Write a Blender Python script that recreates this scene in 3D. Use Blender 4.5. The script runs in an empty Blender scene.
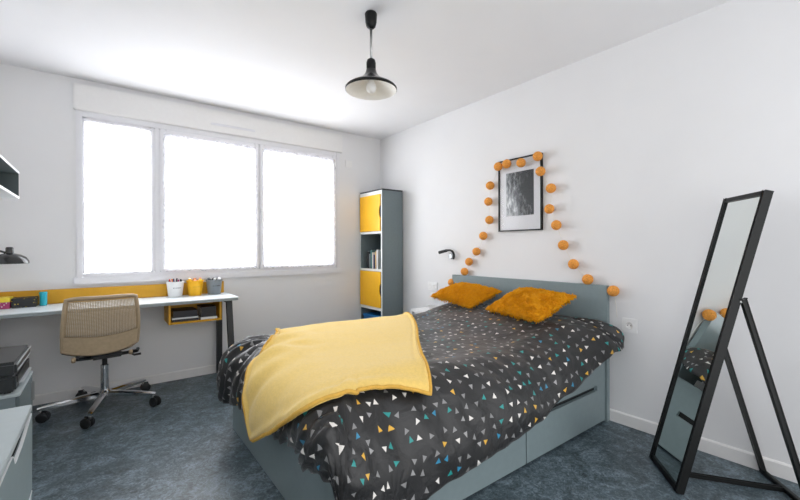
import bpy, bmesh, math, random
from mathutils import Vector, Matrix, noise
R = math.radians
rnd = random.Random(7)
scene = bpy.context.scene
COL = scene.collection

# ------------------------------------------------------------------ materials
def lin(c):
    return tuple((x/12.92 if x <= .04045 else ((x+.055)/1.055)**2.4) for x in c)
def rgb(r, g, b): return lin((r/255, g/255, b/255))
def pm(name, col, rough=.5, metal=0, nscale=40, namt=.06, bump=0, bscale=200, spec=.5, coat=0, sheen=0, stretch=None):
    m = bpy.data.materials.new(name); m.use_nodes = True
    nt = m.node_tree; b = nt.nodes['Principled BSDF']
    tc = nt.nodes.new('ShaderNodeTexCoord'); src = tc.outputs['Object']
    if stretch:
        mp = nt.nodes.new('ShaderNodeMapping'); mp.inputs['Scale'].default_value = stretch
        nt.links.new(src, mp.inputs['Vector']); src = mp.outputs['Vector']
    n = nt.nodes.new('ShaderNodeTexNoise'); n.inputs['Scale'].default_value = nscale; n.inputs['Detail'].default_value = 4
    nt.links.new(src, n.inputs['Vector'])
    r = nt.nodes.new('ShaderNodeValToRGB')
    r.color_ramp.elements[0].position = .3; r.color_ramp.elements[1].position = .7
    r.color_ramp.elements[0].color = tuple(max(0, c*(1-namt)) for c in col)+(1,)
    r.color_ramp.elements[1].color = tuple(min(1, c*(1+namt)) for c in col)+(1,)
    nt.links.new(n.outputs['Fac'], r.inputs['Fac']); nt.links.new(r.outputs['Color'], b.inputs['Base Color'])
    b.inputs['Roughness'].default_value = rough; b.inputs['Metallic'].default_value = metal
    b.inputs['Specular IOR Level'].default_value = spec; b.inputs['Coat Weight'].default_value = coat
    b.inputs['Sheen Weight'].default_value = sheen
    if bump:
        n2 = nt.nodes.new('ShaderNodeTexNoise'); n2.inputs['Scale'].default_value = bscale; n2.inputs['Detail'].default_value = 3
        nt.links.new(src, n2.inputs['Vector'])
        bp = nt.nodes.new('ShaderNodeBump'); bp.inputs['Strength'].default_value = bump; bp.inputs['Distance'].default_value = .01
        nt.links.new(n2.outputs['Fac'], bp.inputs['Height']); nt.links.new(bp.outputs['Normal'], b.inputs['Normal'])
    return m
M = {}
M['wall'] = pm('wall_paint', rgb(229, 229, 230), .9, nscale=3, namt=.012, bump=.05, bscale=300, spec=.2)
M['ceil'] = pm('ceiling_paint', rgb(234, 234, 236), .9, nscale=3, namt=.01, spec=.2)
M['trim'] = pm('white_trim_paint', rgb(232, 231, 230), .5, namt=.01)
M['pvc'] = pm('white_pvc', rgb(228, 228, 232), .35, namt=.01)
M['sage'] = pm('sage_grey_laminate', rgb(127, 142, 145), .42, nscale=30, namt=.03)
M['slot_shade'] = pm('painted_slot_shade', rgb(20, 24, 24), .7)  # near-black colour standing in for the shade inside slots and grips
M['case'] = pm('slate_grey_laminate', rgb(112, 124, 128), .45, namt=.03)
M['case_in'] = pm('dark_grey_laminate', rgb(88, 100, 102), .55, namt=.03)
M['edge'] = pm('white_edge_band', rgb(226, 230, 230), .4, namt=.02)
M['yel'] = pm('yellow_laminate', rgb(238, 178, 20), .45, namt=.03)
M['yel2'] = pm('mustard_board', rgb(214, 158, 20), .5, namt=.03)
M['desk'] = pm('pale_desk_laminate', rgb(212, 220, 224), .35, nscale=60, namt=.04)
M['deskedge'] = pm('grey_desk_edge', rgb(140, 150, 152), .45, nscale=60, namt=.06)
M['chest'] = pm('pale_grey_laminate', rgb(168, 178, 180), .42, namt=.02)
M['black'] = pm('black_powder_coat', rgb(15, 17, 17), .42, namt=.1, spec=.3)
M['blackg'] = pm('black_gloss_enamel', rgb(24, 24, 26), .18, namt=.05, coat=.3)
M['blackp'] = pm('black_plastic', rgb(26, 28, 30), .5, namt=.1)
M['leg'] = pm('charcoal_leg_paint', rgb(46, 48, 50), .5, namt=.08)
M['chrome'] = pm('polished_chrome', (.75, .75, .76), .14, 1, namt=.03)
M['steel'] = pm('brushed_steel', (.5, .5, .5), .3, 1, namt=.03)
M['beige'] = pm('beige_mesh_fabric', rgb(184, 164, 134), .8, namt=.08, bump=.2, bscale=300)
M['beigep'] = pm('beige_plastic', rgb(172, 152, 124), .55, namt=.05)
M['white'] = pm('white_plastic', rgb(236, 236, 236), .35, namt=.02)
M['lampin'] = pm('white_enamel', rgb(240, 238, 234), .4, namt=.02)
M['orange'] = pm('orange_cotton_thread', rgb(230, 154, 66), .85, nscale=120, namt=.22, bump=.5, bscale=160)
M['cord'] = pm('pale_cord', rgb(224, 220, 212), .6)
M['throw'] = pm('yellow_fleece', rgb(245, 210, 120), .95, nscale=90, namt=.05, bump=.35, bscale=320, sheen=.3, spec=.2)
M['throwhem'] = pm('yellow_fleece_hem', rgb(226, 178, 84), .95, nscale=90, namt=.08, bump=.35, bscale=320, spec=.2)
M['cyan'] = pm('cyan_plastic', rgb(40, 178, 196), .35, namt=.05)
M['blue'] = pm('blue_plastic', rgb(24, 120, 188), .4, namt=.1)
M['print_grey'] = pm('printer_charcoal', rgb(44, 48, 50), .4, namt=.1)
M['silver'] = pm('silver_trim', rgb(180, 184, 186), .35, .6, namt=.05)
M['mat'] = pm('white_mount_card', rgb(238, 238, 242), .5, namt=.01)
M['paper'] = pm('paper_edges', rgb(226, 224, 216), .8, nscale=200, namt=.08)
for n, c in dict(grey_pot=(128, 136, 142), yel_pot=(244, 184, 24), red=(190, 40, 50), green=(60, 120, 70), pink=(236, 170, 150), dark=(34, 36, 42),
                 navy=(40, 50, 90), oran=(232, 140, 50), magenta=(170, 60, 110), lemon=(240, 214, 60), teal=(70, 120, 120), tan=(200, 170, 120), mid=(120, 126, 130)).items():
    M[n] = pm(n+'_plastic', rgb(*c), .45, namt=.06)

# fluffy cushion: colour varies between tufts
def fur_mat():
    m = pm('amber_shag', rgb(255, 172, 26), .9, nscale=45, namt=.12, spec=.15, sheen=.5); nt = m.node_tree; b = nt.nodes['Principled BSDF']   # fibres let light through
    tl = nt.nodes.new('ShaderNodeBsdfTranslucent'); mx = nt.nodes.new('ShaderNodeMixShader'); mx.inputs[0].default_value = .15
    b.inputs['Sheen Tint'].default_value = (1, .62, .12, 1); nt.links.new(b.inputs['Base Color'].links[0].from_socket, tl.inputs['Color']); out = nt.nodes['Material Output']
    nt.links.new(b.outputs[0], mx.inputs[1]); nt.links.new(tl.outputs[0], mx.inputs[2]); nt.links.new(mx.outputs[0], out.inputs['Surface']); return m
M['fur'] = fur_mat()

def floor_mat():
    m = bpy.data.materials.new('mottled_linoleum'); m.use_nodes = True; nt = m.node_tree; b = nt.nodes['Principled BSDF']
    tc = nt.nodes.new('ShaderNodeTexCoord')
    n1 = nt.nodes.new('ShaderNodeTexNoise'); n1.inputs['Scale'].default_value = 7; n1.inputs['Detail'].default_value = 8; n1.inputs['Roughness'].default_value = .7; n1.inputs['Distortion'].default_value = 1.2
    n2 = nt.nodes.new('ShaderNodeTexNoise'); n2.inputs['Scale'].default_value = 38; n2.inputs['Detail'].default_value = 6; n2.inputs['Roughness'].default_value = .75; n2.inputs['Distortion'].default_value = 1.5
    for n in (n1, n2): nt.links.new(tc.outputs['Object'], n.inputs['Vector'])
    mx = nt.nodes.new('ShaderNodeMath'); mx.operation = 'MULTIPLY_ADD'; mx.inputs[1].default_value = .42
    nt.links.new(n1.outputs['Fac'], mx.inputs[0])
    mm = nt.nodes.new('ShaderNodeMath'); mm.operation = 'MULTIPLY'; mm.inputs[1].default_value = .58
    nt.links.new(n2.outputs['Fac'], mm.inputs[0]); nt.links.new(mm.outputs[0], mx.inputs[2])
    r = nt.nodes.new('ShaderNodeValToRGB'); cr = r.color_ramp
    cr.elements[0].position = .39; cr.elements[0].color = rgb(40, 52, 57)+(1,)
    cr.elements[1].position = .63; cr.elements[1].color = rgb(128, 144, 154)+(1,)
    e = cr.elements.new(.5); e.color = rgb(76, 90, 97)+(1,)
    nt.links.new(mx.outputs[0], r.inputs['Fac']); nt.links.new(r.outputs['Color'], b.inputs['Base Color'])
    b.inputs['Roughness'].default_value = .42; b.inputs['Specular IOR Level'].default_value = .45
    bp = nt.nodes.new('ShaderNodeBump'); bp.inputs['Strength'].default_value = .06; bp.inputs['Distance'].default_value = .005
    nt.links.new(n2.outputs['Fac'], bp.inputs['Height']); nt.links.new(bp.outputs['Normal'], b.inputs['Normal'])
    return m
M['floor'] = floor_mat()
def fleck_mat():
    m = pm('black_card_with_yellow_flecks', rgb(26, 28, 30), .5); nt = m.node_tree; b = nt.nodes['Principled BSDF']; old = b.inputs['Base Color'].links[0].from_socket
    tc = nt.nodes.new('ShaderNodeTexCoord'); v = nt.nodes.new('ShaderNodeTexVoronoi'); v.inputs['Scale'].default_value = 55; nt.links.new(tc.outputs['Object'], v.inputs['Vector'])
    c = nt.nodes.new('ShaderNodeMath'); c.operation = 'LESS_THAN'; c.inputs[1].default_value = .22; nt.links.new(v.outputs['Distance'], c.inputs[0])
    x = nt.nodes.new('ShaderNodeMix'); x.data_type = 'RGBA'; x.inputs[7].default_value = rgb(220, 190, 60)+(1,)
    nt.links.new(c.outputs[0], x.inputs[0]); nt.links.new(old, x.inputs[6]); nt.links.new(x.outputs[2], b.inputs['Base Color']); return m
M['flecked'] = fleck_mat()

def duvet_mat():
    m = bpy.data.materials.new('charcoal_triangle_cotton'); m.use_nodes = True; nt = m.node_tree; b = nt.nodes['Principled BSDF']
    L = nt.links.new
    def nd(t, **k):
        n = nt.nodes.new(t)
        for a, v in k.items(): setattr(n, a, v)
        return n
    def math_(op, a, c=None):
        n = nd('ShaderNodeMath', operation=op)
        for i, s in enumerate((a, c)):
            if s is None: continue
            if isinstance(s, (int, float)): n.inputs[i].default_value = s
            else: L(s, n.inputs[i])
        return n.outputs[0]
    uv = nd('ShaderNodeUVMap', uv_map='UVMap')
    sc = nd('ShaderNodeVectorMath', operation='SCALE'); sc.inputs['Scale'].default_value = 16.4; L(uv.outputs[0], sc.inputs[0])
    vo = nd('ShaderNodeTexVoronoi', voronoi_dimensions='2D', feature='F1'); vo.inputs['Scale'].default_value = 1; vo.inputs['Randomness'].default_value = .55
    L(sc.outputs[0], vo.inputs['Vector'])
    sub = nd('ShaderNodeVectorMath', operation='SUBTRACT'); L(sc.outputs[0], sub.inputs[0]); L(vo.outputs['Position'], sub.inputs[1])
    sep = nd('ShaderNodeSeparateColor'); L(vo.outputs['Color'], sep.inputs[0])
    rot = nd('ShaderNodeVectorRotate', rotation_type='Z_AXIS'); L(sub.outputs[0], rot.inputs['Vector']); L(math_('MULTIPLY', sep.outputs[0], 6.283), rot.inputs['Angle'])
    sx = nd('ShaderNodeSeparateXYZ'); L(rot.outputs[0], sx.inputs[0])
    X, Y = sx.outputs[0], math_('MULTIPLY', sx.outputs[1], .8)
    d1 = math_('MULTIPLY', Y, -1)
    d2 = math_('ADD', math_('MULTIPLY', X, .866), math_('MULTIPLY', Y, .5))
    d3 = math_('ADD', math_('MULTIPLY', X, -.866), math_('MULTIPLY', Y, .5))
    mxv = math_('MAXIMUM', d1, math_('MAXIMUM', d2, d3))
    mask = math_('LESS_THAN', mxv, .110)
    cr = nd('ShaderNodeValToRGB'); c = cr.color_ramp; c.interpolation = 'CONSTANT'
    c.elements[0].position = 0; c.elements[0].color = rgb(136, 136, 136)+(1,)
    c.elements[1].position = .46; c.elements[1].color = rgb(232, 228, 222)+(1,)
    for p, k in ((.70, (24, 146, 142)), (.81, (226, 176, 60)), (.91, (160, 160, 160)), (.955, (40, 132, 170))):
        e = c.elements.new(p); e.color = rgb(*k)+(1,)
    L(sep.outputs[1], cr.inputs['Fac'])
    n = nd('ShaderNodeTexNoise'); n.inputs['Scale'].default_value = 30; L(uv.outputs[0], n.inputs['Vector'])
    base = nd('ShaderNodeValToRGB'); base.color_ramp.elements[0].color = rgb(25, 25, 26)+(1,); base.color_ramp.elements[1].color = rgb(30, 30, 31)+(1,)
    L(n.outputs['Fac'], base.inputs['Fac'])
    mix = nd('ShaderNodeMix', data_type='RGBA'); L(mask, mix.inputs[0]); L(base.outputs[0], mix.inputs[6]); L(cr.outputs[0], mix.inputs[7])
    L(mix.outputs[2], b.inputs['Base Color'])
    b.inputs['Roughness'].default_value = .40; b.inputs['Specular IOR Level'].default_value = .55; b.inputs['Sheen Weight'].default_value = .12; b.inputs['Sheen Roughness'].default_value = .5
    n3 = nd('ShaderNodeTexNoise'); n3.inputs['Scale'].default_value = 9; n3.inputs['Detail'].default_value = 4; n3.inputs['Distortion'].default_value = .6; L(uv.outputs[0], n3.inputs['Vector'])
    bp = nd('ShaderNodeBump'); bp.inputs['Strength'].default_value = .35; bp.inputs['Distance'].default_value = .03; L(n3.outputs['Fac'], bp.inputs['Height'])
    L(bp.outputs['Normal'], b.inputs['Normal'])
    return m
M['duvet'] = duvet_mat()

def emis(name, col, strength, fac=1.0):
    m = bpy.data.materials.new(name); m.use_nodes = True; b = m.node_tree.nodes['Principled BSDF']
    b.inputs['Base Color'].default_value = (.9, .9, .9, 1); b.inputs['Emission Color'].default_value = col+(1,); b.inputs['Emission Strength'].default_value = strength
    return m
WIN = 5.1
M['pane'] = emis('frosted_daylit_glass', (.95, .975, 1.0), WIN)

def voile_mat():
    m = bpy.data.materials.new('white_voile'); m.use_nodes = True; nt = m.node_tree
    for n in list(nt.nodes): nt.nodes.remove(n)
    out = nt.nodes.new('ShaderNodeOutputMaterial'); mix = nt.nodes.new('ShaderNodeMixShader'); tr = nt.nodes.new('ShaderNodeBsdfTransparent')
    tl = nt.nodes.new('ShaderNodeBsdfTranslucent'); df = nt.nodes.new('ShaderNodeBsdfDiffuse'); m2 = nt.nodes.new('ShaderNodeMixShader')
    tl.inputs['Color'].default_value = (.9, .9, .95, 1); df.inputs['Color'].default_value = (.88, .88, .92, 1)
    n = nt.nodes.new('ShaderNodeTexNoise'); n.inputs['Scale'].default_value = 60; tc = nt.nodes.new('ShaderNodeTexCoord'); nt.links.new(tc.outputs['Object'], n.inputs['Vector'])
    r = nt.nodes.new('ShaderNodeMapRange'); r.inputs[3].default_value = .25; r.inputs[4].default_value = .5; nt.links.new(n.outputs['Fac'], r.inputs[0])
    m2.inputs[0].default_value = .5
    nt.links.new(tl.outputs[0], m2.inputs[1]); nt.links.new(df.outputs[0], m2.inputs[2])
    nt.links.new(r.outputs[0], mix.inputs[0]); nt.links.new(tr.outputs[0], mix.inputs[1]); nt.links.new(m2.outputs[0], mix.inputs[2]); nt.links.new(mix.outputs[0], out.inputs[0])
    return m
M['voile'] = voile_mat()
def glass_mat():
    m = bpy.data.materials.new('clear_picture_glass'); m.use_nodes = True; nt = m.node_tree
    for n in list(nt.nodes): nt.nodes.remove(n)
    out = nt.nodes.new('ShaderNodeOutputMaterial'); mix = nt.nodes.new('ShaderNodeMixShader'); tr = nt.nodes.new('ShaderNodeBsdfTransparent'); gl = nt.nodes.new('ShaderNodeBsdfGlossy'); fr = nt.nodes.new('ShaderNodeFresnel')
    gl.inputs['Roughness'].default_value = .06; fr.inputs[0].default_value = 1.18
    nt.links.new(fr.outputs[0], mix.inputs[0]); nt.links.new(tr.outputs[0], mix.inputs[1]); nt.links.new(gl.outputs[0], mix.inputs[2]); nt.links.new(mix.outputs[0], out.inputs[0])
    return m
M['glass'] = glass_mat()
def mirror_mat():
    m = pm('silvered_mirror_glass', (.84, .88, .86), .0, 1, namt=.0); return m
M['mirror'] = mirror_mat()
def photo_mat():
    m = bpy.data.materials.new('greyscale_photo_print'); m.use_nodes = True; nt = m.node_tree; b = nt.nodes['Principled BSDF']; L = nt.links.new
    tc = nt.nodes.new('ShaderNodeTexCoord'); sx = nt.nodes.new('ShaderNodeSeparateXYZ'); L(tc.outputs['Object'], sx.inputs[0])
    mp = nt.nodes.new('ShaderNodeMapping'); mp.inputs['Scale'].default_value = (1, 34, 13); L(tc.outputs['Object'], mp.inputs['Vector'])
    n = nt.nodes.new('ShaderNodeTexNoise'); n.inputs['Scale'].default_value = 1; n.inputs['Detail'].default_value = 6; n.inputs['Roughness'].default_value = .7; n.inputs['Distortion'].default_value = .5; L(mp.outputs[0], n.inputs['Vector'])
    # brighter pillar towards the far (left) third, dark foliage to the right
    a = nt.nodes.new('ShaderNodeMapRange'); a.inputs[1].default_value = -.10; a.inputs[2].default_value = .10; a.inputs[3].default_value = -.14; a.inputs[4].default_value = .14; L(sx.outputs[1], a.inputs[0])
    z = nt.nodes.new('ShaderNodeMapRange'); z.inputs[1].default_value = -.2; z.inputs[2].default_value = .2; z.inputs[3].default_value = .10; z.inputs[4].default_value = -.10; L(sx.outputs[2], z.inputs[0])
    s1 = nt.nodes.new('ShaderNodeMath'); L(n.outputs['Fac'], s1.inputs[0]); L(a.outputs[0], s1.inputs[1])
    s2 = nt.nodes.new('ShaderNodeMath'); L(s1.outputs[0], s2.inputs[0]); L(z.outputs[0], s2.inputs[1])
    r = nt.nodes.new('ShaderNodeValToRGB'); c = r.color_ramp; c.elements[0].position = .40; c.elements[0].color = rgb(46, 50, 54)+(1,); c.elements[1].position = .72; c.elements[1].color = rgb(226, 228, 230)+(1,)
    e = c.elements.new(.55); e.color = rgb(140, 144, 148)+(1,)
    L(s2.outputs[0], r.inputs[0]); L(r.outputs[0], b.inputs['Base Color']); b.inputs['Roughness'].default_value = .4
    return m
M['photo'] = photo_mat()

# ------------------------------------------------------------------ mesh helpers
def tag(o, label=None, cat=None, group=None, kind=None):
    for k, v in (('label', label), ('category', cat), ('group', group), ('kind', kind)):
        if v: o[k] = v
    return o
def thing(name, loc, label, cat, group=None):
    o = bpy.data.objects.new(name, None); COL.objects.link(o); o.location = loc; o.empty_display_size = .05
    return tag(o, label, cat, group)
class MB:
    """collects shapes, then links them as ONE mesh object"""
    def __init__(s): s.bm = bmesh.new()
    def box(s, x0, x1, y0, y1, z0, z1, bevel=0, mat=None):
        t = bmesh.new(); bmesh.ops.create_cube(t, size=1)
        for v in t.verts: v.co = Vector(((x0+x1)/2+v.co.x*(x1-x0), (y0+y1)/2+v.co.y*(y1-y0), (z0+z1)/2+v.co.z*(z1-z0)))
        if bevel: bmesh.ops.bevel(t, geom=t.edges[:], offset=bevel, segments=2, affect='EDGES', clamp_overlap=True)
        s.merge(t, mat); return s
    def merge(s, t, mat=None):
        if mat: bmesh.ops.transform(t, matrix=mat, verts=t.verts)
        me = bpy.data.meshes.new('tmp'); t.to_mesh(me); t.free(); s.bm.from_mesh(me); bpy.data.meshes.remove(me)
    def beam(s, a, b, w, d, side=Vector((0, 0, 1)), bevel=.003):
        """square bar from a to b, w across, d in the other direction"""
        a, b = Vector(a), Vector(b); ax = (b-a).normalized(); sx = ax.cross(Vector(side)).normalized(); sy = sx.cross(ax).normalized()
        t = bmesh.new(); bmesh.ops.create_cube(t, size=1); Ln = (b-a).length; c = (a+b)/2
        for v in t.verts: v.co = c+sx*(v.co.x*w)+sy*(v.co.y*d)+ax*(v.co.z*Ln)
        if bevel: bmesh.ops.bevel(t, geom=t.edges[:], offset=bevel, segments=2, affect='EDGES', clamp_overlap=True)
        s.merge(t); return s
    def tube(s, pts, r, seg=12, cap=True):
        pts = [Vector(p) for p in pts]; rs = r if isinstance(r, (list, tuple)) else [r]*len(pts); rings = []; up = None
        for i, p in enumerate(pts):
            d = (pts[min(i+1, len(pts)-1)]-pts[max(i-1, 0)]).normalized()
            if up is None: up = d.orthogonal().normalized()
            up = (up-d*up.dot(d)).normalized(); sd = d.cross(up)
            rings.append([s.bm.verts.new(p+(up*math.cos(2*math.pi*k/seg)+sd*math.sin(2*math.pi*k/seg))*rs[i]) for k in range(seg)])
        for a, b in zip(rings, rings[1:]):
            for k in range(seg): s.bm.faces.new((a[k], a[(k+1) % seg], b[(k+1) % seg], b[k]))
        if cap: s.bm.faces.new(rings[0][::-1]); s.bm.faces.new(rings[-1])
        return s
    def lathe(s, prof, c=(0, 0, 0), seg=32, mat=None):
        """prof: (radius, z) from bottom to top; closed where the radius is 0"""
        c = Vector(c); rings = []; T = mat or Matrix.Identity(4)
        for r, z in prof:
            if r < 1e-6: rings.append([s.bm.verts.new(c+T @ Vector((0, 0, z)))])
            else: rings.append([s.bm.verts.new(c+T @ Vector((r*math.cos(2*math.pi*k/seg), r*math.sin(2*math.pi*k/seg), z))) for k in range(seg)])
        for a, b in zip(rings, rings[1:]):
            for k in range(seg):
                q = [a[k % len(a)], a[(k+1) % len(a)], b[(k+1) % len(b)], b[k % len(b)]]
                u = []
                for v in q:
                    if v not in u: u.append(v)
                if len(u) > 2: s.bm.faces.new(u)
        return s
    def prism(s, pts, axis, a, b):
        """2-D outline extruded along an axis from a to b; pts in the two other axes, in x,y,z order"""
        def P(u, v, w): return {0: (w, u, v), 1: (u, w, v), 2: (u, v, w)}[axis]
        lo = [s.bm.verts.new(P(u, v, a)) for u, v in pts]; hi = [s.bm.verts.new(P(u, v, b)) for u, v in pts]; n = len(pts)
        s.bm.faces.new(lo[::-1]); s.bm.faces.new(hi)
        for k in range(n): s.bm.faces.new((lo[k], lo[(k+1) % n], hi[(k+1) % n], hi[k]))
        return s
    def ball(s, c, r, sub=3, scale=(1, 1, 1)):
        t = bmesh.new(); bmesh.ops.create_icosphere(t, subdivisions=sub, radius=r)
        for v in t.verts: v.co = Vector((v.co.x*scale[0], v.co.y*scale[1], v.co.z*scale[2]))+Vector(c)
        s.merge(t); return s
    def grid(s, f, nu, nv, uvf=None):
        vs = [[s.bm.verts.new(f(i/nu, j/nv)) for j in range(nv+1)] for i in range(nu+1)]
        for i in range(nu):
            for j in range(nv): s.bm.faces.new((vs[i][j], vs[i+1][j], vs[i+1][j+1], vs[i][j+1]))
        return s
    def build(s, name, mat, parent=None, smooth=False, keep=False):
        if not keep: bmesh.ops.recalc_face_normals(s.bm, faces=s.bm.faces)
        org = parent_world(parent) if parent else None
        if org is None:
            xs = [v.co for v in s.bm.verts]; org = Vector(((min(v.x for v in xs)+max(v.x for v in xs))/2, (min(v.y for v in xs)+max(v.y for v in xs))/2, min(v.z for v in xs))); loc = org.copy()
        else: loc = Vector((0, 0, 0))
        for v in s.bm.verts: v.co -= org
        me = bpy.data.meshes.new(name); s.bm.to_mesh(me); s.bm.free(); me.materials.append(mat)
        if smooth:
            for p in me.polygons: p.use_smooth = True
            if smooth != True: me.set_sharp_from_angle(angle=R(smooth))
        o = bpy.data.objects.new(name, me); COL.objects.link(o); o.location = loc
        if parent: o.parent = parent
        return o
def parent_world(p):
    v = Vector((0, 0, 0))
    while p: v += p.location; p = p.parent
    return v
def copy_tree(o, parent=None):
    c = o.copy(); COL.objects.link(c)
    if parent: c.parent = parent
    for ch in list(o.children): copy_tree(ch, c)
    return c
def bez(pts, n=16):
    out = []
    for i in range(n+1):
        t = i/n; q = [Vector(p) for p in pts]
        while len(q) > 1: q = [a.lerp(b, t) for a, b in zip(q, q[1:])]
        out.append(q[0])
    return out
def rounded(x0, x1, y0, y1, r, n=5):
    out = []
    for cx, cy, a in ((x1-r, y1-r, 0), (x0+r, y1-r, 90), (x0+r, y0+r, 180), (x1-r, y0+r, 270)):
        for k in range(n+1):
            t = R(a+90*k/n); out.append((cx+r*math.cos(t), cy+r*math.sin(t)))
    return out
def struct(o): o['kind'] = 'structure'; return o

# ------------------------------------------------------------------ the room: right wall x=0, window wall y=0
XL, YB, H = -3.42, -4.7, 2.5
struct(MB().box(XL-.1, .1, YB, .3, -.1, 0).build('floor', M['floor']))
struct(MB().box(XL-.1, .1, YB, .3, H, H+.1).build('ceiling', M['ceil']))
struct(MB().box(0, .1, YB, .3, 0, H).build('wall_right', M['wall']))
struct(MB().box(XL-.1, XL, YB, .3, 0, H).build('wall_left', M['wall']))
WX0, WX1, WZ0, WZ1 = -2.885, -.565, .928, 2.26
w = MB()
w.box(XL, WX0, 0, .3, 0, H).box(WX1, 0, 0, .3, 0, H).box(WX0, WX1, 0, .3, 0, WZ0).box(WX0, WX1, 0, .3, WZ1, H)
struct(w.build('wall_back', M['wall']))
def base_profile(u, top=.076, t=.012): return [(0, 0), (u*t, 0), (u*t, top-.008), (u*t*.5, top), (0, top)]
struct(MB().prism(base_profile(-1), 1, YB, -.012).build('baseboard_right', M['trim']))
struct(MB().prism([(y, z) for y, z in base_profile(-1)], 0, XL, 0).build('baseboard_back', M['trim']))
struct(MB().prism([(XL+u, z) for u, z in base_profile(1)], 1, YB, -.012).build('baseboard_left', M['trim']))
# shutter box over the window with its air vent
sb = struct(MB().box(-2.90, -.54, -.035, 0, 2.252, 2.455, bevel=.006).build('trim_1', M['trim']))
v = MB().box(-1.92, -1.52, -.040, -.035, 2.312, 2.332, bevel=.002)
v.box(-1.90, -1.54, -.044, -.040, 2.328, 2.332)
vo_ = v.build('vent_grille', M['pvc'], sb)

# window: frame, three sashes with frosted daylit glass
win = bpy.data.objects.new('window_1', None); COL.objects.link(win); win.location = (-1.72, 0, WZ0); struct(win)
fr = MB()
fr.box(WX0-.02, WX1+.02, -.022, 0, WZ0-.045, WZ0+.012, bevel=.005)          # sill trim
fr.box(WX0, WX0+.04, -.012, .08, WZ0+.012, WZ1, bevel=.004).box(WX1-.045, WX1, -.012, .08, WZ0+.012, WZ1, bevel=.004)
fr.box(WX0+.04, WX1-.045, -.012, .08, WZ1-.055, WZ1, bevel=.004).box(WX0+.04, WX1-.045, -.012, .08, WZ0+.012, WZ0+.035, bevel=.004)
fr.box(-2.362, -2.326, -.012, .08, WZ0+.035, WZ1-.055, bevel=.004)
fr.build('window_frame', M['pvc'], win)
def sash(x0, x1, z0, z1, wd, yo, px0, px1, pz0, pz1, handle=None):
    m = MB()
    m.box(x0, px0, yo, .06, z0, z1, bevel=.006).box(px1, x1, yo, .06, z0, z1, bevel=.006)
    m.box(px0, px1, yo, .06, z0, pz0, bevel=.006).box(px0, px1, yo, .06, pz1, z1, bevel=.006)
    s = m.build('sash', M['pvc'], win)
    MB().box(px0-.004, px1+.004, .03, .042, pz0-.004, pz1+.004).build('pane', M['pane'], s)
    if handle:
        hb = MB().box(handle-.012, handle+.012, yo-.008, yo, 1.50, 1.57, bevel=.004)
        hb.box(handle-.008, handle+.008, yo-.035, yo-.022, 1.42, 1.56, bevel=.005).box(handle-.008, handle+.008, yo-.026, yo-.006, 1.53, 1.55)
        hb.build('window_handle', M['white'], s)
    return s
sash(-2.845, -2.362, .963, 2.205, .03, -.004, -2.832, -2.392, .975, 2.168)
sash(-2.326, -1.476, .963, 2.205, .05, -.02, -2.278, -1.520, .995, 2.138, None)
sash(-1.472, -.612, .963, 2.205, .05, -.02, -1.424, -.662, .995, 2.138, -1.45)
# sheer nets hung on the sashes, ragged at their edges
def net(x0, x1, z0, z1, y, label, seed, rag=.014):
    rr = random.Random(seed)
    def e(t, k): return rag*(noise.noise((t*14, k*7.3+seed, 1.7))+.6*noise.noise((t*40, k*3.1+seed, .3)))
    def f(u, t):
        x = x0+(x1-x0)*u; z = z0+(z1-z0)*t
        x += e(t, 1)*(1-u)**6+e(t, 2)*u**6; z += e(u*1.5, 3)*(1-t)**6+e(u*1.5, 4)*t**6
        return Vector((x, y+.006*math.sin(u*60+2*noise.noise((u*6, t*2, seed)))*(.5+.5*t), z))
    o = MB().grid(f, 90, 50).build('net_curtain', M['voile'], None, True)
    return tag(o, label, 'curtain', 'sheer nets on the window')
net(-2.838, -2.384, .968, 2.180, -.016, 'sheer white net over the left, narrowest pane of the window', 1, .004)
net(-2.296, -1.504, .972, 2.165, -.034, 'sheer white net with ragged edges over the middle window pane', 2)
net(-1.444, -.640, .972, 2.165, -.034, 'sheer white net with ragged edges over the right window pane, nearest the bookcase', 3)

# sockets and plates
o = MB().box(-.49, -.40, -.008, 0, 2.10, 2.18, bevel=.003).build('wall_plate', M['trim']); tag(o, 'small blank white plate high on the wall right of the window', 'wall plate')
so = thing('wall_socket', (0, -2.856, .61), 'white square power socket on the wall between bed and mirror', 'socket')
MB().box(-.009, 0, -2.903, -2.810, .609, .702, bevel=.003).build('face_plate', M['white'], so)
T = Matrix.Rotation(R(-90), 4, 'Y')
MB().lathe([(0, .0102), (.020, .0102), (.021, .012), (.023, .0125), (.025, .009)], (0, -2.856, .656), 28, T).build('socket_ring', M['trim'], so, True)
h = MB()
for dy in (-.0095, .0095): h.lathe([(0, .0112), (.0028, .0112), (.0028, .010)], (0, -2.856+dy, .656), 10, T)
h.build('pin_hole', M['black'], so); 
MB().lathe([(0, .02), (.0025, .019), (.0025, .010)], (0, -2.856, .668), 10, T).build('earth_pin', M['steel'], so)
s2 = thing('wall_socket', (0, -.955, .65), 'white double socket plate on the wall between bookcase and headboard', 'socket')
MB().box(-.009, 0, -1.032, -.885, .725, .812, bevel=.003).build('face_plate', M['white'], s2)
m = MB()
for cy in (-.995, -.922): m.lathe([(0, .0102), (.020, .0102), (.021, .012), (.023, .0125), (.025, .009)], (0, cy, .768), 24, T)
m.build('socket_ring', M['trim'], s2, True)
pl = thing('power_adapter', (-.02, -.985, .645), 'small white plug-in adapter below the double socket by the headboard', 'plug')
MB().box(-.045, 0, -1.012, -.960, .645, .705, bevel=.008).build('adapter_body', M['white'], pl)
MB().tube(bez([(-.018, -.985, .648), (-.018, -.985, .56), (-.018, -.96, .45), (-.018, -.9, .30), (-.018, -.8, .02)], 14), .003, 8).build('cable', M['white'], pl, True)

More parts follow.
